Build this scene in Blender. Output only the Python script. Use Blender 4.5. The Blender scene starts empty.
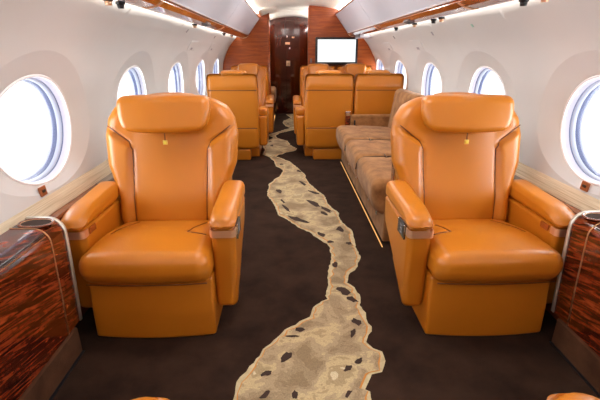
import bpy, bmesh, math, random
import numpy as np
from mathutils import Vector, geometry
random.seed(7)
C = bpy.context.scene.collection
PI = math.pi

# ------------------------------------------------------------------ materials
def lin(c):
    c = c / 255.0
    return c / 12.92 if c <= 0.04045 else ((c + 0.055) / 1.055) ** 2.4
def rgb(r, g, b): return (lin(r), lin(g), lin(b), 1)

class NT:
    def __init__(s, name):
        s.m = bpy.data.materials.new(name); s.m.use_nodes = True
        s.t = s.m.node_tree; s.b = s.t.nodes['Principled BSDF']
        s.out = s.t.nodes['Material Output']
    def n(s, typ, **k):
        x = s.t.nodes.new(typ)
        for a, v in k.items():
            if a in x.inputs: x.inputs[a].default_value = v
            else: setattr(x, a, v)
        return x
    def l(s, a, b): s.t.links.new(a, b)
    def coord(s, scale=(1, 1, 1), rot=(0, 0, 0)):
        tc = s.n('ShaderNodeTexCoord'); mp = s.n('ShaderNodeMapping')
        mp.inputs['Scale'].default_value = scale; mp.inputs['Rotation'].default_value = rot
        s.l(tc.outputs['Object'], mp.inputs['Vector']); return mp.outputs['Vector']
    def noise(s, vec, scale, detail=4, rough=.5, dist=0):
        x = s.n('ShaderNodeTexNoise'); x.inputs['Scale'].default_value = scale
        x.inputs['Detail'].default_value = detail; x.inputs['Roughness'].default_value = rough
        x.inputs['Distortion'].default_value = dist
        if vec is not None: s.l(vec, x.inputs['Vector'])
        return x.outputs['Fac']
    def ramp(s, fac, stops, interp='LINEAR'):
        r = s.n('ShaderNodeValToRGB'); cr = r.color_ramp; cr.interpolation = interp
        while len(cr.elements) < len(stops): cr.elements.new(.5)
        for e, (p, c) in zip(cr.elements, stops): e.position = p; e.color = c
        s.l(fac, r.inputs['Fac']); return r.outputs['Color']
    def bump(s, h, strength=.1, dist=.01):
        b = s.n('ShaderNodeBump'); b.inputs['Strength'].default_value = strength
        b.inputs['Distance'].default_value = dist
        s.l(h, b.inputs['Height']); s.l(b.outputs['Normal'], s.b.inputs['Normal'])
    def set(s, **k):
        for a, v in k.items(): s.b.inputs[a.replace('_', ' ')].default_value = v
        return s

def simple(name, col, rough=.5, metal=0, **k):
    t = NT(name); t.set(Base_Color=col, Roughness=rough, Metallic=metal, **k); return t.m

def emit(name, col, st):
    t = NT(name); t.set(Base_Color=(0, 0, 0, 1), Emission_Color=col, Emission_Strength=st, Roughness=.5); return t.m

def leather(name, c1, c2, rough=.38):
    t = NT(name); v = t.coord()
    f = t.noise(v, 3, 3)
    t.l(t.ramp(f, [(.3, c1), (.7, c2)]), t.b.inputs['Base Color'])
    t.set(Roughness=rough); t.b.inputs['Specular IOR Level'].default_value = .5
    g = t.n('ShaderNodeTexVoronoi'); g.inputs['Scale'].default_value = 420; t.l(v, g.inputs['Vector'])
    t.bump(g.outputs['Distance'], .10, .0015)
    return t.m

def wood(name, dark, mid, light, stretch, scale, rough=.12, figure=1.0, coat=.6):
    t = NT(name); v = t.coord(stretch)
    f1 = t.noise(v, scale, 5, .6, 1.2)
    v2 = t.coord(tuple(s * 5 for s in stretch))
    f2 = t.noise(v2, scale, 3, .6, .3)
    mx = t.n('ShaderNodeMath', operation='MULTIPLY_ADD'); t.l(f2, mx.inputs[0]); mx.inputs[1].default_value = .35 * figure
    t.l(f1, mx.inputs[2])
    t.l(t.ramp(mx.outputs[0], [(.42, dark), (.62, mid), (.85, light)]), t.b.inputs['Base Color'])
    t.set(Roughness=rough); t.b.inputs['Coat Weight'].default_value = coat; t.b.inputs['Coat Roughness'].default_value = .04
    return t.m

def fabric(name, c1, c2, scale=6, rough=.95, fine=300, bumps=.25, sheen=.3):
    t = NT(name); v = t.coord()
    f = t.noise(v, scale, 5, .6)
    t.l(t.ramp(f, [(.32, c1), (.68, c2)]), t.b.inputs['Base Color'])
    t.set(Roughness=rough); t.b.inputs['Specular IOR Level'].default_value = .15
    t.b.inputs['Sheen Weight'].default_value = sheen
    t.bump(t.noise(v, fine, 2), bumps, .003)
    return t.m

M = {}
M['leather'] = leather('tan_leather', rgb(188, 111, 24), rgb(195, 116, 28), .32)
M['leather_dark'] = leather('tan_leather_piping', rgb(104, 52, 8), rgb(110, 56, 10), .5)
M['wall'] = fabric('wall_cream', rgb(206, 204, 203), rgb(209, 207, 206), 2, .65, 500, .03, 0)
M['reveal'] = simple('window_reveal', rgb(176, 172, 184), .4)
M['bin'] = fabric('bin_grey', rgb(203, 203, 213), rgb(206, 206, 216), 2, .5, 500, .03, 0)
M['ceiling'] = simple('ceiling_cream', rgb(236, 231, 220), .6)
M['white'] = simple('white_plastic', rgb(238, 236, 238), .35)
M['gasket'] = simple('window_gasket', rgb(64, 70, 100), .4)
M['gasket2'] = simple('window_inner_ring', rgb(150, 152, 166), .35)
M['carpet'] = fabric('carpet_brown', rgb(38, 24, 17), rgb(60, 41, 31), 4.5, 1.0, 260, .6, .0)
M['kick'] = fabric('kick_carpet', rgb(66, 40, 26), rgb(92, 60, 40), 7, 1.0, 260, .5, .0)
M['suede'] = fabric('sofa_suede', rgb(122, 82, 46), rgb(176, 126, 80), 9, .9, 400, .2, .12)
M['suede_dark'] = fabric('sofa_piping', rgb(70, 48, 30), rgb(86, 60, 38), 7, .9, 400, .1, .2)
M['wood_bulk'] = wood('bulkhead_veneer', rgb(122, 50, 8), rgb(152, 68, 14), rgb(180, 90, 26), (1.2, 1.2, 14), 2.2, .28, .8, .0)
M['wood_trim'] = wood('trim_veneer', rgb(108, 44, 14), rgb(150, 72, 28), rgb(180, 100, 48), (12, 1.6, 8), 1.6, .15, .8, .5)
M['wood_door'] = wood('door_veneer', rgb(60, 15, 3), rgb(68, 18, 4), rgb(78, 23, 6), (8, 8, .8), 2.0, .1, .6, .8)
M['wood_ledge'] = wood('ledge_veneer', rgb(96, 44, 24), rgb(128, 66, 38), rgb(150, 88, 56), (10, 1.2, 10), 2.0, .15, .8, .5)
# quilted mahogany for the side consoles: slanted wavy ribs broken up by noise
t = NT('console_mahogany')
v = t.coord((1, 1, 1))
sep = t.n('ShaderNodeSeparateXYZ'); t.l(v, sep.inputs[0])
cmb = t.n('ShaderNodeCombineXYZ'); t.l(sep.outputs['Y'], cmb.inputs[0]); sh_ = t.n('ShaderNodeMath', operation='MULTIPLY_ADD'); t.l(sep.outputs['Y'], sh_.inputs[0]); sh_.inputs[1].default_value = .22; t.l(sep.outputs['Z'], sh_.inputs[2]); t.l(sh_.outputs[0], cmb.inputs[1]); t.l(sep.outputs['X'], cmb.inputs[2])
mp = t.n('ShaderNodeMapping'); mp.inputs['Rotation'].default_value = (0, 0, -.12); mp.inputs['Scale'].default_value = (4.6, 50, 8)
t.l(cmb.outputs[0], mp.inputs[0])
f1 = t.noise(mp.outputs[0], 1.3, 3, .55, 1.0)
mp2 = t.n('ShaderNodeMapping'); mp2.inputs['Scale'].default_value = (30, 5, 3); t.l(cmb.outputs[0], mp2.inputs[0])
f2 = t.noise(mp2.outputs[0], 1.6, 2, .5, .8)
ad = t.n('ShaderNodeMath', operation='MULTIPLY_ADD'); t.l(f2, ad.inputs[0]); ad.inputs[1].default_value = .16; t.l(f1, ad.inputs[2])
t.l(t.ramp(ad.outputs[0], [(.44, rgb(38, 9, 4)), (.54, rgb(80, 25, 10)), (.62, rgb(108, 38, 15)), (.76, rgb(150, 66, 32))]), t.b.inputs['Base Color'])
t.set(Roughness=.14); t.b.inputs['Coat Weight'].default_value = .6; t.b.inputs['Coat Roughness'].default_value = .03
M['mahogany'] = t.m
# woven beige band
t = NT('woven_band'); v = t.coord()
sc = t.coord((40, 3, 300)); f = t.noise(sc, 1.0, 3, .6)
t.l(t.ramp(f, [(.3, rgb(172, 152, 124)), (.5, rgb(204, 186, 158)), (.7, rgb(222, 208, 184))]), t.b.inputs['Base Color'])
t.set(Roughness=.8); t.bump(f, .3, .003); M['woven'] = t.m
t = NT('woven_grey'); sc = t.coord((40, 3, 300)); f = t.noise(sc, 1.0, 3, .6)
t.l(t.ramp(f, [(.3, rgb(96, 86, 78)), (.7, rgb(160, 148, 136))]), t.b.inputs['Base Color']); t.set(Roughness=.8)
M['woven_grey'] = t.m
# carved carpet river
t = NT('river_wool'); v = t.coord()
f = t.noise(v, 6.0, 4, .58, .4); f3 = t.noise(v, 170, 3, .7)
cr = t.ramp(f, [(.0, rgb(146, 124, 92)), (.40, rgb(160, 138, 106)), (.47, rgb(176, 154, 120)), (.53, rgb(196, 174, 132)), (.60, rgb(172, 150, 112)), (.66, rgb(210, 196, 160))], 'CONSTANT')
mm = t.n('ShaderNodeMix', data_type='RGBA', blend_type='MULTIPLY'); mm.inputs[0].default_value = 1
t.l(cr, mm.inputs[6]); t.l(t.ramp(f3, [(.3, (.72, .72, .72, 1)), (.7, (1.12, 1.12, 1.12, 1))]), mm.inputs[7])
t.l(mm.outputs[2], t.b.inputs['Base Color']); t.set(Roughness=.9); t.bump(f3, .5, .004)
M['river'] = t.m
M['river_edge'] = fabric('river_cream', rgb(176, 158, 120), rgb(206, 190, 152), 30, .9, 200, .4, .1)
M['river_gold'] = simple('river_gold', rgb(198, 128, 44), .6)
M['river_spot'] = simple('river_dark_spot', rgb(58, 40, 32), 1.0)
M['chrome'] = simple('chrome', (.8, .8, .82, 1), .12, 1)
M['bronze'] = simple('brushed_bronze', rgb(238, 196, 160), .42, .85)
M['pewter'] = simple('pewter_trim', rgb(222, 218, 206), .4, .7)
M['gold'] = simple('gold_trim', rgb(206, 160, 118), .35, .8)
M['brass_tag'] = simple('gold_tag', rgb(236, 202, 100), .35, .4)
M['black'] = simple('black_plastic', (.012, .012, .014, 1), .3)
M['grey_pl'] = simple('grey_plastic', rgb(120, 118, 122), .4)
M['placard'] = simple('placard_grey', rgb(150, 145, 152), .5)
M['brown_pl'] = simple('brown_switch', rgb(150, 84, 44), .4)
M['screen'] = emit('screen_white', (.93, .97, 1, 1), 1.05)
M['led'] = emit('cove_led', (1, .93, .82, 1), 5.0)
M['led_up'] = emit('ceiling_cove_led', (1, .95, .9, 1), 34.0)
M['led_warm'] = emit('floor_led', (1, .50, .16, 1), .9)
M['lens'] = simple('lamp_lens', rgb(214, 220, 235), .15)
M['rear'] = simple('rear_wall', rgb(120, 100, 86), .7)
M['lamp'] = emit('lamp_face', (1, .93, .82, 1), 4)
# glass lets light straight through, with a weak sheen
t = NT('window_glass'); tr = t.n('ShaderNodeBsdfTransparent'); gl = t.n('ShaderNodeBsdfGlossy'); gl.inputs['Roughness'].default_value = .02
mx = t.n('ShaderNodeMixShader'); mx.inputs[0].default_value = .06
t.l(tr.outputs[0], mx.inputs[1]); t.l(gl.outputs[0], mx.inputs[2]); t.l(mx.outputs[0], t.out.inputs['Surface'])
M['glass'] = t.m

# ------------------------------------------------------------------ mesh helpers
def mesh_obj(name, verts, faces, mat, parent=None, smooth=True, loc=None):
    me = bpy.data.meshes.new(name); me.from_pydata([tuple(v) for v in verts], [], faces)
    bm = bmesh.new(); bm.from_mesh(me)
    bmesh.ops.recalc_face_normals(bm, faces=bm.faces); bm.to_mesh(me); bm.free()
    me.update()
    if smooth: me.polygons.foreach_set('use_smooth', [True] * len(me.polygons))
    me.materials.append(mat)
    o = bpy.data.objects.new(name, me); C.objects.link(o)
    if parent: o.parent = parent
    if loc: o.location = loc
    return o

def tag(o, label=None, cat=None, group=None, kind=None):
    if label: o['label'] = label
    if cat: o['category'] = cat
    if group: o['group'] = group
    if kind: o['kind'] = kind
    return o

def empty(name, loc, rz=0, label=None, cat=None, group=None, kind=None):
    o = bpy.data.objects.new(name, None); C.objects.link(o)
    o.location = loc; o.rotation_euler = (0, 0, rz); o.empty_display_size = .1
    return tag(o, label, cat, group, kind)

def copy_tree(o, parent=None):
    c = o.copy(); C.objects.link(c); c.parent = parent
    for ch in list(o.children): copy_tree(ch, c)
    return c

def rbox(c, h, r, res=.02, K=4, f=None):
    """rounded box with an even grid; f(x,y,z arrays local to the box)->displaced arrays"""
    h = np.array(h, float); r = min(r, *(h * .999))
    axes = []
    for a in range(3):
        inner = h[a] - r
        n = max(1, int(round(2 * inner / res)))
        mid = np.linspace(-inner, inner, n + 1)
        lo = [-inner - r * math.tan(PI / 4 * k / K) for k in range(K, 0, -1)]
        hi = [inner + r * math.tan(PI / 4 * k / K) for k in range(1, K + 1)]
        axes.append(np.array(lo + list(mid) + hi))
    V = {}; verts = []; faces = []
    def vid(i, j, k):
        key = (i, j, k)
        if key not in V:
            V[key] = len(verts); verts.append((axes[0][i], axes[1][j], axes[2][k]))
        return V[key]
    N = [len(a) for a in axes]
    for ax in range(3):
        u, v = [(1, 2), (2, 0), (0, 1)][ax]
        for side in (0, N[ax] - 1):
            for i in range(N[u] - 1):
                for j in range(N[v] - 1):
                    q = []
                    for di, dj in ((0, 0), (1, 0), (1, 1), (0, 1)):
                        idx = [0, 0, 0]; idx[ax] = side; idx[u] = i + di; idx[v] = j + dj
                        q.append(vid(*idx))
                    faces.append(q if side else q[::-1])
    P = np.array(verts); Q = np.clip(P, -(h - r), h - r); D = P - Q
    L = np.linalg.norm(D, axis=1); L[L == 0] = 1
    P = Q + r * D / L[:, None]
    if f is not None: P = np.stack(f(P[:, 0].copy(), P[:, 1].copy(), P[:, 2].copy()), 1)
    P = P + np.array(c, float)
    return P, faces

def join(*parts):
    vs = []; fs = []
    for P, F in parts:
        o = len(vs); vs += [tuple(p) for p in P]; fs += [[i + o for i in q] for q in F]
    return vs, fs

def RB(name, c, h, r, mat, parent=None, res=.02, K=3, f=None):
    P, F = rbox(c, h, r, res, K, f); return mesh_obj(name, P, F, mat, parent)

def prism(pts, axis, a, b, bev=0):
    """extrude 2-D polygon along axis. axis 'y': pts=(x,z); axis 'x': pts=(y,z); axis 'z': pts=(x,y)"""
    n = len(pts); vs = []
    for t in (a, b):
        for p in pts:
            vs.append({'y': (p[0], t, p[1]), 'x': (t, p[0], p[1]), 'z': (p[0], p[1], t)}[axis])
    fs = [[i, (i + 1) % n, n + (i + 1) % n, n + i] for i in range(n)] + [list(range(n))[::-1], list(range(n, 2 * n))]
    return vs, fs

def strip(pts, axis, a, b, n=1):
    """open sheet: polyline pts swept along axis"""
    vs = []; m = len(pts)
    for k in range(n + 1):
        t = a + (b - a) * k / n
        for p in pts: vs.append({'y': (p[0], t, p[1]), 'x': (t, p[0], p[1]), 'z': (p[0], p[1], t)}[axis])
    fs = [[k * m + i, k * m + i + 1, (k + 1) * m + i + 1, (k + 1) * m + i] for k in range(n) for i in range(m - 1)]
    return vs, fs

def tube(path, r, n=8, closed=False, flat=None):
    vs = []; fs = []; P = [Vector(p) for p in path]; N = len(P)
    ref = None
    for i, p in enumerate(P):
        a = P[(i - 1) % N] if (closed or i) else p; b = P[(i + 1) % N] if (closed or i < N - 1) else p
        d = (b - a).normalized()
        if ref is None: ref = d.orthogonal().normalized()
        ref = (ref - d * ref.dot(d)).normalized(); w = d.cross(ref)
        for k in range(n):
            t = 2 * PI * k / n; vs.append(tuple(p + (ref * math.cos(t) + w * math.sin(t)) * r))
    for i in range(N if closed else N - 1):
        j = (i + 1) % N
        for k in range(n): fs.append([i * n + k, i * n + (k + 1) % n, j * n + (k + 1) % n, j * n + k])
    if not closed: fs += [list(range(n))[::-1], [(N - 1) * n + k for k in range(n)]]
    return vs, fs

def cyl(c, r, h, n=20, axis='z', r2=None):
    r2 = r if r2 is None else r2; vs = []
    for t, rr in ((-h / 2, r), (h / 2, r2)):
        for k in range(n):
            a = 2 * PI * k / n; u, v = rr * math.cos(a), rr * math.sin(a)
            p = {'z': (u, v, t), 'x': (t, u, v), 'y': (u, t, v)}[axis]
            vs.append(tuple(c[i] + p[i] for i in range(3)))
    fs = [[i, (i + 1) % n, n + (i + 1) % n, n + i] for i in range(n)] + [list(range(n))[::-1], list(range(n, 2 * n))]
    return vs, fs

def seg_dist(x, y, pts):
    d = np.full(x.shape, 9.)
    for (ax, ay), (bx, by) in zip(pts[:-1], pts[1:]):
        vx, vy = bx - ax, by - ay
        t = np.clip(((x - ax) * vx + (y - ay) * vy) / (vx * vx + vy * vy), 0, 1)
        d = np.minimum(d, np.hypot(x - ax - t * vx, y - ay - t * vy))
    return d
def groove(d, depth=.008, w=.006): return depth * np.exp(-(d / w) ** 2)
def sstep(a, b, x):
    t = np.clip((x - a) / (b - a), 0, 1); return t * t * (3 - 2 * t)

# ------------------------------------------------------------------ cabin shell
YB, YE = -1.6, 8.87        # rear and front ends
YL, YR = 7.4, 6.6          # left and right bulkheads
prof_pts = [(0.0, 1.135), (.3, 1.16), (.6, 1.185), (.75, 1.203), (.9, 1.205), (1.05, 1.185), (1.2, 1.13), (1.32, 1.055), (1.43, .955)]
def wx(z):
    z = min(max(z, 0), 1.43)
    for (z0, x0), (z1, x1) in zip(prof_pts[:-1], prof_pts[1:]):
        if z <= z1: break
    # smooth interpolation via catmull-rom
    i = prof_pts.index((z0, x0)); pm = prof_pts[max(i - 1, 0)]; pn = prof_pts[min(i + 2, len(prof_pts) - 1)]
    t = (z - z0) / (z1 - z0); m0 = (x1 - pm[1]) / (z1 - pm[0]) * (z1 - z0); m1 = (pn[1] - x0) / (pn[0] - z0) * (z1 - z0)
    return (2*t**3 - 3*t*t + 1) * x0 + (t**3 - 2*t*t + t) * m0 + (-2*t**3 + 3*t*t) * x1 + (t**3 - t*t) * m1

WYS = {-1: [1.865 + 1.235 * k for k in range(-2, 5)], 1: [1.775 + 1.152 * k for k in range(-2, 5)]}
WZ = .877; WAS = {-1: .305, 1: .288}; WB = .230
def make_wall(side, s):
    vs = []; fs = []; z0, z1 = .56, 1.43; NA = 96; WY = WYS[s]; WA = WAS[s]; hp = (WY[1] - WY[0]) / 2
    for yc in WY:
        angs = sorted([2 * PI * k / NA for k in range(NA)] + [math.atan2(dz, dy) % (2 * PI) for dy in (-hp, hp) for dz in (z0 - WZ, z1 - WZ)])
        rings = []
        def ringpt(kind, a, t=0):
            ca, sa = math.cos(a), math.sin(a)
            if kind == 'rect':
                ty = hp / abs(ca) if abs(ca) > 1e-6 else 9; tz = ((z1 - WZ) if sa > 0 else (WZ - z0)) / abs(sa) if abs(sa) > 1e-6 else 9
                k = min(ty, tz); return ca * k, sa * k
            if kind == 'outer': return ca * .46, sa * (.33 if sa > 0 else .262)
            if kind == 'inner': return ca * WA, sa * WB
        seq = []
        for k in range(9): seq.append(('ro', k / 8, 0))
        for k in range(1, 9): seq.append(('oi', k / 8, 0))
        for (kd, t, dp) in seq:
            ring = []
            for a in angs:
                A = ringpt('rect' if kd == 'ro' else 'outer', a); B = ringpt('outer' if kd == 'ro' else 'inner', a)
                y = A[0] + (B[0] - A[0]) * t; z = A[1] + (B[1] - A[1]) * t
                off = .008 * math.exp(-((hp - abs(y)) / .11) ** 2) * min(1, max(0, (.35 - z) / .3)) if kd == 'ro' else .030 * t
                ring.append((s * (wx(WZ + z) + off), yc + y, WZ + z))
            rings.append(ring)
        n = len(angs); base = len(vs)
        for r in rings: vs += r
        for i in range(len(rings) - 1):
            for k in range(n):
                fs.append([base + i * n + k, base + i * n + (k + 1) % n, base + (i + 1) * n + (k + 1) % n, base + (i + 1) * n + k])
    low = [(s * wx(z), z) for z in (0, .15, .3, .45, .56)]
    v2, f2 = strip(low, 'y', WY[0] - hp, WY[-1] + hp); o = len(vs); vs += v2; fs += [[i + o for i in q] for q in f2]
    o = mesh_obj('wall_' + side, vs, fs, M['wall'])
    bm = bmesh.new(); bm.from_mesh(o.data); bmesh.ops.remove_doubles(bm, verts=bm.verts, dist=.0005)
    bmesh.ops.recalc_face_normals(bm, faces=bm.faces)
    def onoval(v):
        for yc in WY:
            dy, dz = v.co.y - yc, v.co.z - WZ
            if abs((dy / .46) ** 2 + (dz / (.33 if dz > 0 else .262)) ** 2 - 1) < .004: return True
        return False
    on = {v.index: onoval(v) for v in bm.verts}
    for e in bm.edges:
        if on[e.verts[0].index] and on[e.verts[1].index]: e.smooth = False
    bm.to_mesh(o.data); bm.free()
    # keep crease at the oval recess
    md = o.modifiers.new('solid', 'SOLIDIFY'); md.thickness = .012; md.offset = 1
    tag(o, kind='structure'); return o
for side, s in (('left', -1), ('right', 1)): make_wall(side, s)

def oval(yc, a, b, x, n=72): return [(x(WZ + b * math.sin(2 * PI * k / n)) if callable(x) else x, yc + a * math.cos(2 * PI * k / n), WZ + b * math.sin(2 * PI * k / n)) for k in range(n)]
def loft(rings, closed=True):
    n = len(rings[0]); vs = [p for r in rings for p in r]
    fs = [[i * n + k, i * n + (k + 1) % n, (i + 1) * n + (k + 1) % n, (i + 1) * n + k] for i in range(len(rings) - 1) for k in range(n)]
    return vs, fs
wn = 0
for side, s in (('left', -1), ('right', 1)):
    WA = WAS[s]
    for yc in WYS[s][1:]:
        wn += 1
        w = empty('window_%d' % wn, (s * 1.2, yc, WZ - WB), kind='structure')
        X0 = lambda z, d=0: s * (wx(z) + .033 + d)
        def lo(o): o.location = (-s * 1.2, -yc, -(WZ - WB)); return o
        # white rolled rim, stepped reveal, two gasket rings and pane
        path = oval(yc, WA, WB, lambda z: X0(z, -.003))
        lo(mesh_obj('rim', *tube(path, .007, 8, True), M['white'], w))
        rg = [oval(yc, WA, WB, lambda z: X0(z)), oval(yc, WA - .008, WB - .007, lambda z: X0(z, .022)), oval(yc, WA - .011, WB - .009, lambda z: X0(z, .026))]
        lo(mesh_obj('reveal', *loft(rg), M['reveal'], w))
        rg = [oval(yc, WA - .011, WB - .009, lambda z: X0(z, .026)), oval(yc, WA - .012, WB - .010, lambda z: X0(z, .032))]
        lo(mesh_obj('gasket', *loft(rg), M['gasket'], w))
        rg = [oval(yc, WA - .012, WB - .010, lambda z: X0(z, .032)), oval(yc, WA - .016, WB - .014, lambda z: X0(z, .036)), oval(yc, WA - .018, WB - .016, lambda z: X0(z, .054))]
        lo(mesh_obj('inner_ring', *loft(rg), M['gasket2'], w))
        rg = [oval(yc, WA - .018, WB - .016, lambda z: X0(z, .054)), oval(yc, WA - .021, WB - .019, lambda z: X0(z, .058)), oval(yc, WA - .022, WB - .020, lambda z: X0(z, .072))]
        lo(mesh_obj('outer_gasket', *loft(rg), M['gasket'], w))
        rg = [oval(yc, WA - .022, WB - .020, lambda z: X0(z, .072)), oval(yc, WA - .025, WB - .023, lambda z: X0(z, .076)), oval(yc, WA - .025, WB - .023, lambda z: X0(z, .095))]
        lo(mesh_obj('skin_ring', *loft(rg), M['gasket2'], w))
        rg = oval(yc, WA - .0175, WB - .0155, lambda z: X0(z, .050))
        n = len(rg); vs = list(rg) + [(p[0] + s * .004, p[1], p[2]) for p in rg]
        fs = [list(range(n)), list(range(n, 2 * n))[::-1]] + [[k, (k + 1) % n, n + (k + 1) % n, n + k] for k in range(n)]
        lo(mesh_obj('pane', vs, fs, M['glass'], w, smooth=False))

# floor with the woven river in it
fl = mesh_obj('floor', *prism([(-1.2, YB), (1.2, YB), (1.2, YE + .05), (-1.2, YE + .05)], 'z', -.04, 0), M['carpet'], smooth=False)
tag(fl, kind='structure')
L_EDGE = [(-.31, .30), (-.40, .62), (-.385, .85), (-.366, 1.00)]
R_EDGE = [(.22, .30), (.12, .62), (.14, .85)]
# traced on the carpet in the photograph (picture points lying on the floor plane)
_F, _H = 420., 1.2; _th = math.atan(148 / _F); _ps = math.atan(13 * math.cos(_th) / _F)
_f = Vector((math.sin(_ps) * math.cos(_th), math.cos(_ps) * math.cos(_th), -math.sin(_th))); _r = Vector((math.cos(_ps), -math.sin(_ps), 0)); _u = _r.cross(_f)
def fp(x, y):
    d = _f + _r * ((x - 300) / _F) + _u * ((200 - y) / _F); k = -_H / d.z
    return (d.x * k - .133, d.y * k)
Lp = [(233,400),(237,388),(247,373),(250,366),(260,356),(262,350),(271,344),(275,341),(285,330),(290,327),(300,322),(310,317),(314,308),(322,301),(327,299),(329,285),(328,278),(332,268),(331,256),(330,250),(328,244),(319,238),(310,232),(299,228),(286,219),(279,216),(276,208),(271.5,200.5),(267.5,196),(268,191),(269.7,184),(275,179.4),(280.7,176),(283.4,170),(276,166),(274,161),(269.7,157.4),(262.7,154.7),(265,150),(262,144.6),(263.7,142.5),(268.7,140),(273.7,138),(268.7,135.6),(269.4,134),(275,132.7),(291,128),(285.6,126),(282.7,123),(284,120.6),(291,118),(286,114.4)]
Rp = [(371,398),(369.5,391),(365,389),(368,382),(372,374),(381,372),(383.6,365),(381,352.4),(372,348),(366.6,342.5),(369,335.4),(372,327),(366.6,322.7),(361,310),(359,300),(354,287.5),(347.5,282.5),(347.5,275),(357.5,266),(359.5,257.5),(353,241),(351,231),(340,220),(337.5,212.5),(333,209.7),(327.4,203),(324.7,196),(317,190.4),(309.6,184),(305,177.6),(305.4,174.8),(299,169.3),(290,162),(276,156.5),(279,154.7),(282,154.4),(286,152.5),(293.7,151.2),(297,148.7),(290,145),(287.5,141),(277,138),(275.6,135.6),(280,133),(291,130.6),(300.6,128.7),(301,121),(300,113.5)]
outline = [fp(*p) for p in Rp[::-1]] + R_EDGE[::-1] + L_EDGE + [fp(*p) for p in Lp]
def densify(poly, step, amp, seed):
    rnd = random.Random(seed); out = []
    for (x0, y0), (x1, y1) in zip(poly, poly[1:] + poly[:1]):
        L = math.hypot(x1 - x0, y1 - y0); n = max(1, int(L / step))
        a = amp * min(1, 0.35 + .65 / max(1, y0 / 3))
        for k in range(n):
            t = k / n; out.append((x0 + (x1 - x0) * t + rnd.uniform(-a, a), y0 + (y1 - y0) * t + rnd.uniform(-a, a)))
    return out
def inset(poly, d, seed=None):
    n = len(poly); A = sum(poly[i][0] * poly[(i + 1) % n][1] - poly[(i + 1) % n][0] * poly[i][1] for i in range(n)); sg = 1 if A > 0 else -1
    out = []; rnd = random.Random(seed)
    for i in range(n):
        x0, y0 = poly[i - 2]; x1, y1 = poly[(i + 2) % n]; tx, ty = x1 - x0, y1 - y0; L = math.hypot(tx, ty) or 1
        dd = d * (1 + (rnd.uniform(-.5, .5) if seed else 0))
        out.append((poly[i][0] - sg * ty / L * dd, poly[i][1] + sg * tx / L * dd))
    return out
def flatpoly(name, poly, z, mat, parent):
    tri = geometry.tessellate_polygon([[Vector((p[0], p[1], 0)) for p in poly]])
    o = mesh_obj(name, [(p[0], p[1], z) for p in poly], [list(t) for t in tri], mat, parent, smooth=False)
    me = o.data
    if me.polygons[0].normal.z < 0: me.flip_normals()
    return o
rv = densify(outline, .022, .0045, 3)
lob = []
_r1 = random.Random(21); val = 0
for i in range(len(rv)):
    if i % 3 == 0: tgt = _r1.choice([0, 0, 0, .003, .008, .016]) * (1 if rv[i][1] < 3 else .6)
    val += (tgt - val) * .5; lob.append(val)
_base = inset(rv, -1.0)
ed = [(p[0] + (q[0] - p[0]) * l, p[1] + (q[1] - p[1]) * l) for p, q, l in zip(rv, _base, lob)]
flatpoly('river_edging', ed, .0015, M['river_edge'], fl)
flatpoly('river_gold_line', inset(rv, .013, 5), .0030, M['river_gold'], fl)
flatpoly('river_pattern', inset(rv, .019, 5), .0045, M['river'], fl)
spots = [(286,358,9,4,-.7),(267.5,374,7,3,-.4),(300,331,6,3,0),(293,337,8,1.3,0),(347.7,369.4,5,3,-.3),(359,362,6,3,-.8),(357,323,8,3.5,.4),(353,334,3,5,.2),(348,395,6,3,-.9),(265,396,7,3,-.6),(345,292,9,4,.3),(352,300,7,3,.4),(340,229.5,5,3,.4),(331,242.5,4,1.6,0),(349,244,4,1.5,0),(335,265.5,3,3,0),(321,235,5,2,.4),(298,220,12,2.2,.3),(314,204,9,2.5,.5),(326,210,7,1.8,.5),(286,209,6,1.5,.7),(279,192,4,2,.5),(283,202,4,1.3,.7),(302.6,184,5,1.4,.6),(313.6,193,7,1.6,.3),(299,171.5,3,1.1,.2),(281.6,164.7,2,.8,0),(295,396,3,5,0),(270,142,1.6,.8,0),(272,146,2,.9,0),(290,118.5,1.5,.5,0),(297,123.5,1.5,.6,0),(288,124,1.2,.5,0),(324,214,5,1.6,.3)]
rnd = random.Random(11)
for i, (x, y, a, b, r) in enumerate(spots):
    pl = []
    m = 11
    for k in range(m):
        t = 2 * PI * k / m; q = rnd.uniform(.55, 1.1); u, v = a * q * math.cos(t), b * q * math.sin(t)
        pl.append(fp(x + u * math.cos(r) - v * math.sin(r), y + u * math.sin(r) + v * math.cos(r)))
    flatpoly('river_spot', pl, .006, M['river_spot'], fl)

# ceiling arch, cove
def czz(x): return 1.835 - .055 * (abs(x) / .6) ** 2
arc = [(-.70 + 1.40 * k / 28, czz(-.70 + 1.40 * k / 28)) for k in range(29)]
ce = mesh_obj('ceiling', *prism(arc + [(x, z + .02) for x, z in arc[::-1]], 'y', YB, 7.42), M['ceiling']); tag(ce, kind='structure')
# passage beyond the bulkheads
arc2 = [(-.55 + .9 * k / 20, 1.85 - .07 * ((-.1 + .9 * k / 20 - .45) / .45) ** 2) for k in range(21)]
o = mesh_obj('ceiling_passage', *prism(arc2 + [(x, z + .02) for x, z in arc2[::-1]], 'y', 6.62, YE), M['ceiling']); tag(o, kind='structure')
for s, nm in ((-1, 'left'), (1, 'right')):
    x = -.56 if s < 0 else .34
    y0 = YL if s < 0 else YR
    o = mesh_obj('wall_passage_' + nm, *prism([(x, y0 + .052), (x + s * .03, y0 + .052), (x + s * .03, YE), (x, YE)], 'z', 0, 1.86), M['wood_door']); tag(o, kind='structure')
o = mesh_obj('wall_front', *prism([(-.6, 0), (.4, 0), (.4, 1.95), (-.6, 1.95)], 'y', YE + .03, YE + .06), M['wood_door']); tag(o, kind='structure')

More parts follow.
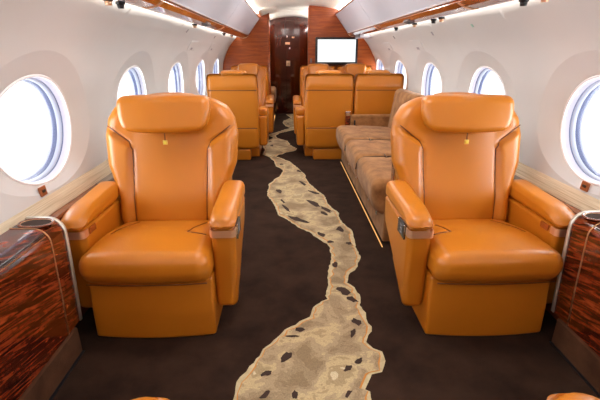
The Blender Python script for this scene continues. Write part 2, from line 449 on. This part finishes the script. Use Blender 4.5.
o = mesh_obj('wall_rear', *prism([(-1.25, 0), (1.25, 0), (1.25, 2.0), (-1.25, 2.0)], 'y', YB - .05, YB - .01), M['rear'], smooth=False); tag(o, kind='structure')
for s, x in ((-1, -.545), (1, .325)):  # hidden glowing strips added to brighten the passage ceiling
    o = mesh_obj('passage_fill_strip', *prism([(x, 7.55 if s < 0 else 6.9), (x - s * .012, 7.55 if s < 0 else 6.9), (x - s * .012, 8.8), (x, 8.8)], 'z', 1.66, 1.69), M['led_up'], smooth=False)
    tag(o, 'added unseen fill strip high in the passage by the door, behind the %s bulkhead' % ('left' if s < 0 else 'right'), 'strip light')
# bulkheads
def bulk_outline(s, xin, inset=.0):
    pts = [(xin, 0)]
    pts += [(s * (wx(z) + .01), z) for z in np.linspace(0, 1.43, 24)]
    pts += [(s * .93, 1.50), (s * .75, 1.66), (s * .68, 1.775)]
    xs = np.linspace(.66, abs(xin) if s * xin > 0 else -abs(xin), 8)
    pts += [(s * x, czz(x) + .015) for x in xs]
    return pts
o = mesh_obj('wall_bulkhead_left', *prism(bulk_outline(-1, -.423), 'y', YL, YL + .05), M['wood_bulk'], smooth=False); tag(o, kind='structure')
o = mesh_obj('wall_bulkhead_right', *prism(bulk_outline(1, .19), 'y', YR, YR + .05), M['wood_bulk'], smooth=False); tag(o, kind='structure')
o = RB('trim_1', (-.425, YL + .02, .9), (.014, .05, .9), .012, M['wood_trim']); tag(o, kind='structure')
o = RB('trim_2', (.187, YR + .02, .905), (.010, .04, .9), .009, M['wood_bulk']); tag(o, kind='structure')
# slanted moulding lines on bulkheads under the cove
# door at the end of the aisle
d = empty('door_1', (-.1, YE, 0), kind='structure')
def arched(x0, x1, top):
    n = 12; a = [(x0, 0), (x1, 0)]
    for k in range(n + 1):
        x = x1 + (x0 - x1) * k / n; a.append((x, top - .045 * ((x + .05) / .4) ** 2))
    return a
for nm, x0, x1 in (('door_leaf', -.475, -.152), ('door_leaf', -.146, .30)):
    mesh_obj(nm, *prism([(x + .1, z) for x, z in arched(x0, x1, 1.835)], 'y', -.035, .0), M['wood_door'], d, smooth=False)
RB('latch_plate', (-.01, -.042, .985), (.040, .007, .05), .006, M['bronze'], d)
mesh_obj('latch_knob', *cyl((-.01, -.055, .985), .016, .02, 16, 'y'), M['gold'], d)
RB('sign_plate', (-.02, -.04, 1.36), (.045, .004, .02), .003, M['bronze'], d)
RB('coat_hook', (-.03, -.05, 1.48), (.018, .014, .022), .008, M['chrome'], d)
RB('coat_hook', (.09, -.05, 1.47), (.026, .014, .014), .008, M['gold'], d)
RB('indicator', (.02, -.04, 1.27), (.013, .005, .014), .004, M['lens'], d)

# side ledges, kick panels, woven bands
for side, s, ye in (('left', -1, YL), ('right', 1, YR)):
    o = mesh_obj('baseboard_' + side, *prism([(s * 1.015, 0), (s * 1.10, 0), (s * 1.10, .125), (s * 1.03, .125), (s * 1.018, .115)], 'y', YB, 1.50), M['kick'], smooth=False); tag(o, kind='structure')
    o = mesh_obj('crease_shade_' + side, *prism([(s * 1.004, .0), (s * 1.015, .0), (s * 1.015, .003), (s * 1.004, .003)], 'y', YB, 1.50), M['black'], smooth=False); tag(o, kind='structure')  # dark strip painting the crease shade between floor and kick panel
    o = mesh_obj('trim_ledge_' + side, *prism([(s * 1.112, .02), (s * 1.112, .528), (s * 1.118, .54), (s * 1.165, .545), (s * 1.165, .02)], 'y', 1.52, 2.15), M['wood_ledge'], smooth=False); tag(o, kind='structure')
    o = mesh_obj('trim_lowside_' + side, *prism([(s * 1.112, .02), (s * 1.112, .538), (s * 1.165, .548), (s * 1.165, .02)], 'y', 2.15, ye), M['woven_grey'], smooth=False); tag(o, kind='structure')
    o = mesh_obj('trim_band_' + side, *prism([(s * 1.150, .545), (s * 1.1665, .5800), (s * 1.184, .607), (s * 1.200, .607), (s * 1.2, .50), (s * 1.16, .50)], 'y', YB, ye), M['woven'], smooth=False); tag(o, kind='structure')
    # bright cove lamp along the top of the wall
    o = mesh_obj('cove_light', *prism([(s * .895, 1.438), (s * .945, 1.432), (s * .945, 1.442), (s * .895, 1.446)], 'y', YB, ye - .03), M['led'], smooth=False)
    tag(o, 'long bright strip lamp along the top of the %s cabin wall under the bins' % side, 'strip light')
    o = mesh_obj('ceiling_cove_light', *prism([(s * .600, 1.752), (s * .622, 1.760), (s * .622, 1.765), (s * .600, 1.757)], 'y', YB, ye - .03), M['led_up'], smooth=False)
    tag(o, 'long bright strip lamp between the ceiling and the top of the %s bins' % side, 'strip light')

# ------------------------------------------------------------------ overhead bins
def overhead_bin(s, y0, y1, label):
    b = empty('overhead_bin', (s * .75, y0, 1.42), 0, label, 'overhead bin', 'overhead bins along the cabin')
    g = .007
    def P(pts): return [(s * x - s * .75, z - 1.42) for x, z in pts]
    L = y1 - y0
    # carcass
    mesh_obj('bin_body', *prism(P([(.60, 1.735), (.785, 1.490), (.90, 1.46), (.99, 1.47), (.99, 1.72), (.80, 1.80)]), 'y', 0, L), M['wood_trim'], b, smooth=False)
    mesh_obj('bin_door', *prism(P([(.573, 1.708), (.757, 1.465), (.770, 1.476), (.588, 1.720)]), 'y', g, L - g), M['bin'], b, smooth=False)
    mesh_obj('bin_edge', *prism(P([(.752, 1.464), (.758, 1.458), (.774, 1.468), (.768, 1.476)]), 'y', g, L - g), M['white'], b, smooth=False)
    mesh_obj('valance', *prism(P([(.772, 1.476), (.768, 1.446), (.80, 1.424), (.845, 1.414), (.87, 1.418), (.87, 1.47)]), 'y', 0, L), M['wood_trim'], b, smooth=False)
    mesh_obj('valance_lip', *prism(P([(.87, 1.416), (.90, 1.420), (.90, 1.47), (.87, 1.47)]), 'y', 0, L), M['white'], b, smooth=False)
    mesh_obj('upper_rail', *prism(P([(.563, 1.722), (.570, 1.712), (.60, 1.738), (.590, 1.752)]), 'y', 0, L), M['wood_trim'], b, smooth=False)
    mesh_obj('joint_band', *prism(P([(.765, 1.440), (.80, 1.419), (.845, 1.409), (.875, 1.413), (.875, 1.418), (.845, 1.416), (.80, 1.426), (.772, 1.446)]), 'y', L - .016, L), M['bronze'], b, smooth=False)
    return b
for s, side, ye in ((-1, 'left', YL), (1, 'right', YR)):
    for y0, y1, w in ((YB, .05, 'out of view nearest the camera'), (.05, 2.4, 'above the near seat'), (2.4, 4.65, 'over the middle of the cabin'), (4.65, ye, 'farthest, ending at the wood bulkhead')):
        if y1 < 1: continue
        overhead_bin(s, y0, y1, 'pale grey bin on the %s with wooden valance, %s' % (side, w))
# small mirrored lamp housing hanging at the far end of the right bin
b = empty('lamp_housing', (.93, 6.2, 1.375), 0, 'pale glassy lamp housing under the far end of the right bin by the screen', 'lamp housing')
RB('housing', (0, 0, .03), (.085, .22, .026), .012, M['lens'], b, .03)
RB('end_cap', (-.095, -.05, .03), (.012, .16, .024), .01, M['grey_pl'], b, .03)

# reading lights under the valance
def reading_light(s, y, label, bronze=True, x=.888):
    b = empty('reading_light', (s * x, y, 1.415), 0, label, 'reading light', 'small lights and air nozzles under the bins')
    mesh_obj('bezel', *cyl((0, 0, -.004), .021, .012, 20), M['black'], b)
    mesh_obj('nozzle', *cyl((0, 0, -.018), .013, .02, 16, 'z', .017), M['bronze'] if bronze else M['black'], b)
    return b
for s, side, ys in ((-1, 'left', ((1.98, 'nearest the camera'), (2.12, 'second, just behind the nearest'), (3.75, 'third along'), (5.45, 'fourth along'), (6.2, 'farthest by the bulkhead'))),
                    (1, 'right', ((1.80, 'nearest the camera'), (1.96, 'second, just behind the nearest'), (2.98, 'third, beyond the first bin joint'), (3.14, 'fourth along'), (3.6, 'fifth along'), (4.2, 'farthest')))):
    for i, (y, w) in enumerate(ys):
        reading_light(s, y, 'small black and bronze nozzle under the %s bin, %s' % (side, w), i % 2 == 0)
for s, side, y in ((-1, 'left', 3.85), (1, 'right', 3.5)):
    b = empty('switch_panel', (s * .81, y, 1.418), 0, 'dark bronze switch panel set in the %s wooden valance' % side, 'switch panel')
    o = RB('plate', (0, 0, 0), (.028, .07, .006), .004, M['grey_pl'], b); o.rotation_euler = (0, s * .35, 0)
    for k in (-1, 0, 1):
        o = RB('button', (0, k * .035, -.007), (.012, .010, .003), .002, M['black'], b)
# little placards and oxygen-mask doors on the wall
def on_wall(name, s, y, z, hy, hz, mat, label, cat, th=.003, parent=None, group=None):
    ang = math.atan2(wx(z + .02) - wx(z - .02), .04)
    o = RB(name, (0, 0, 0), (th, hy, hz), min(th * .9, .003), mat, None, .03, 2)
    o.location = (s * (wx(z) - th * .5), y, z); o.rotation_euler = (0, s * ang, 0)
    tag(o, label, cat, group); return o
def tilt(s, z): return s * math.atan2(wx(z + .02) - wx(z - .02), .04)
for s, side, lst in ((-1, 'left', ((4.6, 1.26), (5.8, 1.26))), (1, 'right', ((4.2, 1.26), (5.4, 1.26)))):
    for i, (y, z) in enumerate(lst):
        b = empty('oxygen_mask_door', (s * (wx(z)), y, z), 0, '%s thin cream mask door panel high on the %s wall' % (('nearer', 'farther')[i], side), 'wall panel')
        b.rotation_euler = (0, tilt(s, z), 0)
        RB('door_panel', (0, 0, 0), (.004, .17, .055), .003, M['wall'], b)
        RB('placard', (-s * .004, .0, -.030), (.002, .035, .012), .001, M['placard'], b)
for i, (s, y, z, w) in enumerate(((-1, 4.0, 1.375, 'left wall, nearer one'), (-1, 5.5, 1.37, 'left wall, farther one'), (1, 3.6, 1.34, 'right wall, nearer one'), (1, 4.85, 1.35, 'right wall, farther one'))):
    on_wall('placard', s, y, z, .014, .018, M['placard'], 'tiny grey placard high on the cream %s' % w, 'placard')
on_wall('round_placard', 1, 2.80, 1.355, .012, .012, simple('green_mark', rgb(150, 190, 176), .5), 'tiny pale green mark above the second window on the right', 'placard')
for s, side in ((-1, 'left'), (1, 'right')):
    z = .637; b = empty('shade_switch', (s * (wx(z) - .002), 1.745, z), 0, 'small brown shade switch plate under the near %s window' % side, 'switch')
    b.rotation_euler = (0, tilt(s, z), 0)
    RB('plate', (0, 0, 0), (.005, .024, .021), .004, M['brown_pl'], b)
    RB('rocker', (-s * .005, 0, 0), (.003, .012, .006), .002, M['black'], b)

# ------------------------------------------------------------------ side consoles
def console(s, side):
    c = empty('side_console', (s * 1.08, .7, 0), 0, 'glossy figured mahogany side console on the %s with a pale metal edge strip' % side, 'side console')
    def loc(pts, dy=0): return [(s * x - s * 1.08, z) for x, z in pts]
    y0, y1 = YB + .05 - .7, 1.545 - .7
    prof = [(1.022, .128), (1.016, .30), (1.013, .50)] + [(1.068 - .055 * math.cos(a), .535 + .055 * math.sin(a)) for a in np.linspace(.1, PI / 2, 9)] + [(1.148, .592), (1.125, .30), (1.125, .128)]
    # cup well cut out of the top: leave the box closed and sink a dark tray in a raised rim
    mesh_obj('cabinet', *prism(loc(prof), 'y', y0, y1), M['mahogany'], c, smooth=False)
    # outer pale metal strip over the end
    def band(yc, w, lift, mat, nm, top_x):
        pr = [(1.022, .128), (1.016, .30), (1.013, .50)] + [(1.068 - .055 * math.cos(a), .535 + .055 * math.sin(a)) for a in np.linspace(.1, PI / 2, 9)] + [(top_x, .592)]
        out = []
        for i, (x, z) in enumerate(pr):
            a = pr[max(i - 1, 0)]; b = pr[min(i + 1, len(pr) - 1)]
            tx, tz = b[0] - a[0], b[1] - a[1]; L = math.hypot(tx, tz); out.append((x - tz / L * lift, z + tx / L * lift))
        mesh_obj(nm, *prism(loc(pr + out[::-1]), 'y', yc - w / 2, yc + w / 2), mat, c)
    band(y1 - .004, .016, .006, M['pewter'], 'edge_strip', 1.150)
    band(y1 - .105, .006, .0022, M['gold'], 'inlay_strip', 1.150)
    # dark slot and thin gold line where the folding table hides
    for (x, z, w, mat, nm) in ((1.0268, .572, .0035, M['black'], 'table_slot'), (1.0205, .564, .0020, M['gold'], 'slot_trim')):
        vs, fs = tube([(s * x - s * 1.08, y0, z), (s * x - s * 1.08, y1 - .12, z)], w, 8); mesh_obj(nm, vs, fs, mat, c)
    # cup holder: rim ring, well, inner edge
    cx = 1.082; cy = y1 - .055
    def ov(a, b, z, n=40):
        a += .005; b += .006
        return [(s * (cx + a * math.copysign(abs(math.cos(2 * PI * k / n)) ** .8, math.cos(2 * PI * k / n))) - s * 1.08, cy + b * math.sin(2 * PI * k / n), z) for k in range(n)]
    ring = [ov(.060, .040, .5925), ov(.058, .038, .597), ov(.052, .032, .597), ov(.050, .030, .5930)]
    mesh_obj('cup_holder', *loft(ring), M['wood_ledge'], c)
    vs, fs = loft([ov(.050, .030, .5932)]); n = len(vs); mesh_obj('cup_well', vs, [list(range(n))], M['river_spot'], c)
    mesh_obj('cup_ring', *tube(ov(.050, .030, .5940), .0015, 6, True), M['gold'], c)
    return c
console(-1, 'left'); console(1, 'right')

# ------------------------------------------------------------------ seats
def make_seat(m, arms=(-1, 1), sw=.336, hw=.22, small=False, rec=0):
    """origin on the floor; the sitter faces -y; m = +1 when the aisle is at +x"""
    R = .011 if not small else .016
    t = empty('cabin_seat', (0, 0, 0))
    LM = M['leather']
    RB('floor_plinth', (0, .12, .065), (.17, .27, .064), .012, LM if small else M['leather_dark'], t, .05)
    # skirt
    def fsk(x, y, z):
        y = y - .022 * (1 - (x / .262) ** 2) * (y < 0) + .012 * np.clip(z / .14, 0, 1) * (y < 0)
        return x, y, z
    RB('front_skirt', (0, -.020 + rec, .1445), (.265, .240, .1435), .012, LM, t, .03, 4, fsk)
    # seat cushion
    hx, hy, hz = .262, .285, .074
    V1 = [(m * .185, .16), (m * .135, -.03), (m * .26, -.075)]; V2 = [(-m * .155, .18), (-m * .195, .02), (-m * .205, -.04)]
    def fcu(x, y, z):
        top = sstep(-.01, .05, z)
        d = np.minimum(seg_dist(x, y, V1), seg_dist(x, y, V2))
        crown = .018 * (1 - np.clip(np.abs(x) / hx, 0, 1) ** 2.5) * (1 - np.clip(np.abs(y + .05) / hy, 0, 1) ** 2.5 * .6)
        slope = -.05 * sstep(-.1, .3, y)
        z2 = z + top * (crown + slope - groove(d, .006, .006)) - .0
        x2 = x * (1 + .025 * sstep(.1, -.28, y))
        y2 = y - .016 * (1 - (x / hx) ** 2) * (y < 0)
        y2 = y2 + .035 * np.clip((-.0 - z) / hz, 0, 1) * sstep(0, -.28, y)
        return x2, y2, z2
    RB('seat_cushion', (0, -.045 + rec, .350), (hx, hy, hz), .055, LM, t, R if small else .0085, 7, fcu)
    for ln in (V1, V2):
        ln = [(x, y) for x, y in ln]; ln[-1] = (max(-.225, min(.225, ln[-1][0])), ln[-1][1])
        def fcz(x, y, z): X, Y, Z = fcu(x, y, z); return X, Y, Z
        P_ = []
        for (a, b), (c_, d_) in zip(ln[:-1], ln[1:]):
            for k in range(8): P_.append((a + (c_ - a) * k / 8, b + (d_ - b) * k / 8))
        P_.append(ln[-1])
        pth = []
        for p in P_:
            X, Y, Z = fcu(np.array([p[0]]), np.array([p[1]]), np.array([hz])); pth.append((X[0], Y[0] - .045 + rec, Z[0] + .350 + .0035))
        if not small: mesh_obj('seam_piping', *tube(pth, .0022, 6), M['leather_dark'], t)
    # welt under the front roll
    vs, fs = tube([(x, -.290 + rec - .014 * (1 - (x / .26) ** 2), .284) for x in np.linspace(-.25, .25, 14)], .003, 6); mesh_obj('piping', vs, fs, M['leather_dark'], t)
    # backrest: reclined slab with wings and seams
    bh = .315
    SL = [(-sw - .02, .865), (-.205, .775), (-.188, .735), (-.178, .34)]; SR = [(-x, z) for x, z in SL]
    def fbk(x, y, z):
        zz = z + .665
        k = x / .30
        w = np.interp(zz, [.35, .50, .58, .66, .80, .88, .94, .985], [min(.27, sw), min(.272, sw), (sw + .26) / 2, sw - .008, sw, sw - .014, sw - .052, sw - .115])
        # smooth the outline a little
        x2 = k * w
        u = np.abs(x2) / w
        front = sstep(.03, -.03, y)
        d = np.minimum(seg_dist(x2, zz, SL), seg_dist(x2, zz, SR))
        inner = np.where(zz > .735, sw * .62 + (np.minimum(zz, .865) - .775) * (sw - .2) / .09, .185)
        wing = sstep(-.002, .035, np.abs(x2) - np.clip(inner, .178, sw)) * sstep(1.0, .86, u)
        crown = .012 * (1 - np.clip(np.abs(x2) / .18, 0, 1) ** 2)
        lum = .016 * np.exp(-((zz - .50) / .10) ** 2)
        y2 = np.where(y > 0, y * np.interp(zz, [.36, .985], [1, .1]), y * np.interp(zz, [.35, .9, .985], [1, 1, .8])) - front * (crown + lum + wing * .018 - groove(d, .009, .006))
        y2 = y2 + (zz - .36) * .27
        return x2, y2, z
    RB('backrest', (0, .225, .665), (.30, .075, bh), .06, LM, t, R if small else .008, 6, fbk)
    def stitch(line, fn, c, side, rad=.0028, parent=t, nm='seam_piping'):
        pts = []
        for (a, b), (c_, d_) in zip(line[:-1], line[1:]):
            for k in range(8): pts.append((a + (c_ - a) * k / 8, b + (d_ - b) * k / 8))
        pts.append(line[-1])
        path = []
        for p in pts:
            q = side(p)
            X, Y, Z = fn(*[np.array([v]) for v in q]); path.append((X[0] + c[0], Y[0] + c[1], Z[0] + c[2]))
        mesh_obj(nm, *tube(path, rad, 6), M['leather_dark'], parent)
    for sg in (-1, 1):
        ln = [(sg * (sw - .030), .852), (sg * .205, .775), (sg * .188, .735), (sg * .178, .385)]
        def sd(p):
            w = float(np.interp(p[1], [.35, .50, .58, .66, .80, .88, .94, .985], [min(.27, sw), min(.272, sw), (sw + .26) / 2, sw - .008, sw, sw - .014, sw - .052, sw - .115]))
            return (p[0] / w * .30, -.075, p[1] - .665)
        stitch(ln, fbk, (0, .225 - .0025, .665), sd)
    # rear shell
    def fsh(x, y, z):
        zz = z + .548
        rear = y > 0
        g = groove(np.abs(zz - .80), .007, .006) + groove(np.abs(zz - .38), .006, .005)
        y2 = y - rear * g + np.where(~rear, (zz - .36) * .12, 0)
        return x * np.interp(zz, [.13, .7, .955], [.965, 1, .985]), y2 - .02 * (1 - np.clip((zz - .13) / .2, 0, 1)) * rear - np.clip(zz - .80, 0, 1) * .08 * rear + .008 * rear * np.exp(-((zz - .85) / .05) ** 2), z
    sh = min(.287, sw)
    RB('back_shell', (0, .365, .555 if small else .513), (sh, .075, .420 if small else .377), .046, LM, t, .013, 5, fsh)
    if small:
        for zz in (.80, .38):
            stitch([(-sh * .95, zz), (sh * .95, zz)], fsh, (0, .365 + .002, .548), lambda p: (p[0], .075, p[1] - .548), .0065)
    # headrest
    hh = .088
    def fhd(x, y, z):
        k = z / hh
        s_ = 1 - .15 * np.clip((.4 - k) / 1.4, 0, 1) ** 2.2
        x2 = x * s_
        z2 = z - .008 * (x / hw) ** 2 * k
        y2 = y - .012 * (1 - (x / hw) ** 2) + .02 * k
        return x2, y2, z2
    hd = RB('headrest', (0, .224, .920), (hw, .050, hh), .036, LM, t, R, 6, fhd)
    def frh(x, y, z): return x, y, z - .010 * (x / .125) ** 2
    RB('headrest_roll', (0, .365, .975), (.125, .050, .030), .024, LM, t, .02, 4, frh)
    if not small:
        mesh_obj('strap', *prism([(-.002, .83), (.002, .83), (.002, .796), (-.002, .796)], 'y', .184, .188), M['leather_dark'], hd, smooth=False)
        RB('tag', (0, .184, .786), (.011, .004, .011), .003, M['brass_tag'], hd)
        RB('tag_mark', (0, .1805, .786), (.005, .002, .006), .001, simple('tag_mark', rgb(240, 225, 90), .4), hd)
    # armrests
    for a in arms:
        ax = a * .315
        ar = empty('armrest', (ax, 0, 0)); ar.parent = t
        def fab(x, y, z):
            zz = z + .297
            k = np.clip((.495 - zz) / .395, 0, 1)
            rise = np.interp(y, [-.215, -.10, .05, .215], [0, .07, .16, .25] if not small else [0, .0, .02, .04])
            z2 = .495 - (.495 - zz) * (1 - rise / .395) - .297
            # belly: the panel leans inward toward the floor
            x2 = x - a * .008 * k ** 1.6 * (a * x > -.02)
            y2 = y + .02 * k * (y < 0)
            return x2, y2, z2
        RB('arm_panel', (0, .02, .297), (.052, .235, .198), .028, LM, ar, .02, 5, fab)
        def fpd(x, y, z):
            top = sstep(-.02, .03, z)
            q = np.clip((y + .225) / .20, 0, 1); drop = (1 - np.sqrt(np.clip(1 - (1 - q) ** 2, 0, 1))) * .052
            z2 = z + top * (-drop + .006 * (1 - (x / .056) ** 2)) + top * .010 * sstep(-.05, .2, y)
            return x, y - .006 * (1 - (x / .056) ** 2) * (y < 0) + .022 * top * (x / .056) ** 2 * np.clip(-y / .234, 0, 1), z2
        RB('arm_pad', (0, .008, .530), (.056, .234, .036), .026, LM, ar, .014, 5, fpd)
        # brushed metal band wrapping the front
        pr = []
        for (px, py) in [(-.056, -.180), (-.056, -.200)] + [(-.036 - .020 * math.cos(b), -.205 - .020 * math.sin(b)) for b in np.linspace(.2, PI / 2, 5)] + [(.036 + .020 * math.sin(b), -.205 - .020 * math.cos(b)) for b in np.linspace(0, PI / 2 - .2, 5)] + [(.056, -.200), (.056, -.180)]:
            pr.append((px, py))
        inn = [(x * .9, y + .004) for x, y in pr]
        mesh_obj('metal_band', *prism(pr + inn[::-1], 'z', .460, .492), M['bronze'], ar, smooth=False)
        RB('wood_insert', (-a * .0535, -.135, .474), (.003, .030, .014), .002, M['wood_trim'], ar)
        if a == m and not small:
            cp = RB('control_panel', (a * .0535, -.115, .462), (.005, .052, .034), .003, M['black'], ar)
            RB('bezel', (a * .0560, -.066, .462), (.004, .004, .034), .002, M['chrome'], cp)
            RB('bezel', (a * .0560, -.164, .462), (.004, .003, .034), .002, M['chrome'], cp)
            for k in (-1, 0, 1): RB('button', (a * .0585, -.118, .462 + k * .017), (.002, .018, .005), .0015, M['grey_pl'], cp)
    return t
def put(o, x, y, rz, label, group):
    o.location = (x, y, 0); o.rotation_euler = (0, 0, rz); tag(o, label, 'cabin seat', group)
G1 = 'wide tan leather cabin seats'
sA = make_seat(1); put(sA, -.728, 1.850, 0, 'tan leather seat facing the camera, front left beside the left console', G1)
sB = make_seat(-1); put(sB, .739, 1.820, 0, 'tan leather seat facing the camera, front right, in front of the brown sofa', G1)
# opposite seats; only the tips of their aisle armrests reach the frame
o = make_seat(-1, (-1,), rec=.075); put(o, -.742, .472, PI, 'tan leather seat with only its armrest tip showing, bottom edge left of the river', G1)
o = make_seat(1, (1,), rec=.075); put(o, .768, .458, PI, 'tan leather seat with only its armrest tip showing, bottom right corner', G1)
G2 = 'cabin seats seen from behind beyond the front pair'
b1 = make_seat(-1, (-1, 1), .282, .15, True); put(b1, -.740, 5.22, PI, 'tan leather seat seen from behind, left of the aisle', G2)
b2 = make_seat(1, (1,), .275, .15, True); put(b2, .335, 5.22, PI, 'tan leather seat seen from behind, right of the aisle and next to it', G2)
b3 = make_seat(1, (), .275, .15, True); put(b3, .889, 5.22, PI, 'tan leather seat seen from behind, against the right wall past the sofa', G2)
G3 = 'farthest seats facing the camera'
c1 = make_seat(1, (-1, 1), .285, .15, True); put(c1, -.70, 6.22, 0, 'farthest tan seat facing the camera, left of the aisle before the bulkhead', G3)
c2 = make_seat(-1, (-1,), .265, .15, True); put(c2, .318, 6.10, 0, 'farthest tan seat facing the camera, aisle seat under the screen', G3)
c3 = make_seat(-1, (), .265, .15, True); put(c3, .855, 6.10, 0, 'farthest tan seat facing the camera, wall seat right of the screen', G3)

for q in (c1, c2, c3): q.scale = (1, 1, 1.035)
# ------------------------------------------------------------------ sofa
sf = empty('sofa', (.78, 3.58, 0), 0, 'long brown suede sofa along the right wall behind the front right seat', 'sofa')
def sl(o): return o
X0, XW = .40, 1.10
def SB(name, x0, x1, y0, y1, z0, z1, r, mat, f=None, res=.03, parent=sf, K=5):
    c = ((x0 + x1) / 2 - .78, (y0 + y1) / 2 - 3.58, (z0 + z1) / 2)
    return RB(name, c, ((x1 - x0) / 2, (y1 - y0) / 2, (z1 - z0) / 2), r, mat, parent, res, K, f)
SB('sofa_base', .482, 1.10, 2.50, 4.72, .02, .27, .012, M['suede'], None, .1)
ys = [2.50, 3.19, 3.85, 4.66]
for i, (a, b) in enumerate(zip(ys[:-1], ys[1:])):
    h = (b - a) / 2
    def fc(x, y, z, h=h):
        top = sstep(0, .06, z)
        z2 = z + top * (.012 * (1 - (y / h) ** 4) - groove(np.abs(x + .10), .016, .009) - .02 * sstep(-.1, .33, x))
        x2 = x + .035 * np.clip(-z / .12, 0, 1) * (x < 0)
        return x2, y, z2
    SB('seat_cushion', .398, 1.06, a + .004, b - .004, .195, .435, .06, M['suede'], fc, .018)
    def fb(x, y, z, h=h):
        z2 = z; x2 = x + z * .14
        return x2 + .0 * y - .012 * (1 - (y / h) ** 2) * (x < 0) + groove(np.abs(z - .09), .010, .009) * (x < 0), y, z2
    SB('back_cushion', 1.00, 1.12, a + .003, b - .003, .38, .83, .05, M['suede'], fb, .02)
for y0, y1, nm in ((2.42, 2.495, 'near'), (4.66, 4.73, 'far')):
    ar = SB('sofa_arm', .56, 1.05, y0, y1, .05 if nm == 'near' else .30, .545, .025, M['suede'], None, .04)
    wv = SB('wood_end', .505, .560, y0 - .005, y1 + .005, .36, .575, .010, M['mahogany'], None, .04, ar, 3)
    SB('latch', .512, .555, y0 - .012, y0 - .004, .535, .570, .003, M['chrome'], None, .04, ar, 2)
    SB('latch_top', .505, .560, y0, y1, .574, .584, .004, M['chrome'], None, .04, ar, 2)
for a in ys[1:3]:
    mesh_obj('cushion_seam', *tube([(x - .78, a - 3.58, z) for x, z in ((.40, .33), (.405, .37), (.425, .405), (.46, .424), (.55, .428), (.7, .428), (.98, .42))], .007, 6), M['suede_dark'], sf)
mesh_obj('long_seam', *tube([(.632 - .78, y - 3.58, .433) for y in np.linspace(2.54, 4.62, 12)], .004, 6), M['suede_dark'], sf)
for y in (2.72, 3.02, 3.62, 4.1): SB('base_button', .476, .484, y - .008, y + .008, .13, .165, .003, M['pewter'], None, .04)
SB('belt_tongue', .600, .615, 4.640, 4.655, .42, .49, .004, M['black'], None, .04)
o = mesh_obj('floor_strip_light', *prism([(.472, .001), (.478, .001), (.478, .006), (.472, .006)], 'y', 2.46, 4.70), M['led_warm'], smooth=False)
tag(o, 'thin warm glowing strip on the floor along the sofa base', 'strip light')

# bench in the passage at the far left
bn = empty('bench', (-.47, 8.1, 0), 0, 'beige upholstered bench end in the passage left of the far door', 'bench')
RB('bench_base', (-.01, 0, .17), (.06, .45, .165), .02, M['suede'], bn, .08)
RB('bench_cushion', (.03, 0, .44), (.09, .46, .13), .06, M['suede'], bn, .05, 5)
o = mesh_obj('floor_strip_light', *prism([(-.395, .001), (-.38, .001), (-.38, .012), (-.395, .012)], 'y', 7.0, 8.5), M['led_warm'], smooth=False)
tag(o, 'thin warm glowing strip on the floor below the beige bench in the passage', 'strip light')

# ------------------------------------------------------------------ screen
tv = empty('wall_screen', (.598, YR - .03, 1.02), 0, 'flat screen with black frame glowing white on the right bulkhead', 'screen')
RB('frame', (0, .0, .193), (.312, .022, .190), .008, M['black'], tv, .1)
RB('display', (0, -.022, .196), (.280, .003, .157), .002, M['screen'], tv, .1)
sw_ = RB('wall_switch', (.225, YR - .006, 1.08), (.013, .006, .03), .004, M['grey_pl']); tag(sw_, 'small grey wall switch on the bulkhead left of the screen', 'switch')

# ------------------------------------------------------------------ light
w = bpy.data.worlds.new('World'); bpy.context.scene.world = w; w.use_nodes = True
bg = w.node_tree.nodes['Background']; bg.inputs['Color'].default_value = (.95, .98, 1, 1); bg.inputs['Strength'].default_value = 1.8
def area(name, loc, rot, sx, sy, e, col=(1, 1, 1), spread=PI):
    L = bpy.data.lights.new(name, 'AREA'); L.shape = 'RECTANGLE'; L.size = sx; L.size_y = sy; L.energy = e; L.color = col; L.spread = spread
    o = bpy.data.objects.new(name, L); C.objects.link(o); o.location = loc; o.rotation_euler = rot; return o
for s in (-1, 1):
    for yc in WYS[s][1:]:
        area('daylight', (s * 1.60, yc, WZ - .05), (0, s * (PI / 2 + .15), 0), .8, .9, 24, (.84, .93, 1))
# fill lights added under the ceiling, without any fixture
for s in (-1, 1):
    for y in (1.7, 3.2, 4.7):
        area('fill_light', (s * .18, y, 1.80), (0, 0, 0), .22, .5, 4.0, (1, .96, .92))

cam = bpy.data.cameras.new('Camera'); co = bpy.data.objects.new('Camera', cam); C.objects.link(co)
cam.sensor_width = 36; cam.lens = 420 / 600 * 36; cam.clip_start = .02
from mathutils import Matrix
rm = Matrix((_r, _u, -_f)).transposed()
co.matrix_world = Matrix.Translation((-.133, 0, 1.2)) @ rm.to_4x4()
sc = bpy.context.scene; sc.camera = co
sc.view_settings.view_transform = 'Standard'; sc.view_settings.look = 'None'; sc.view_settings.gamma = 1
sc.view_settings.use_curve_mapping = False; sc.view_settings.exposure = .25
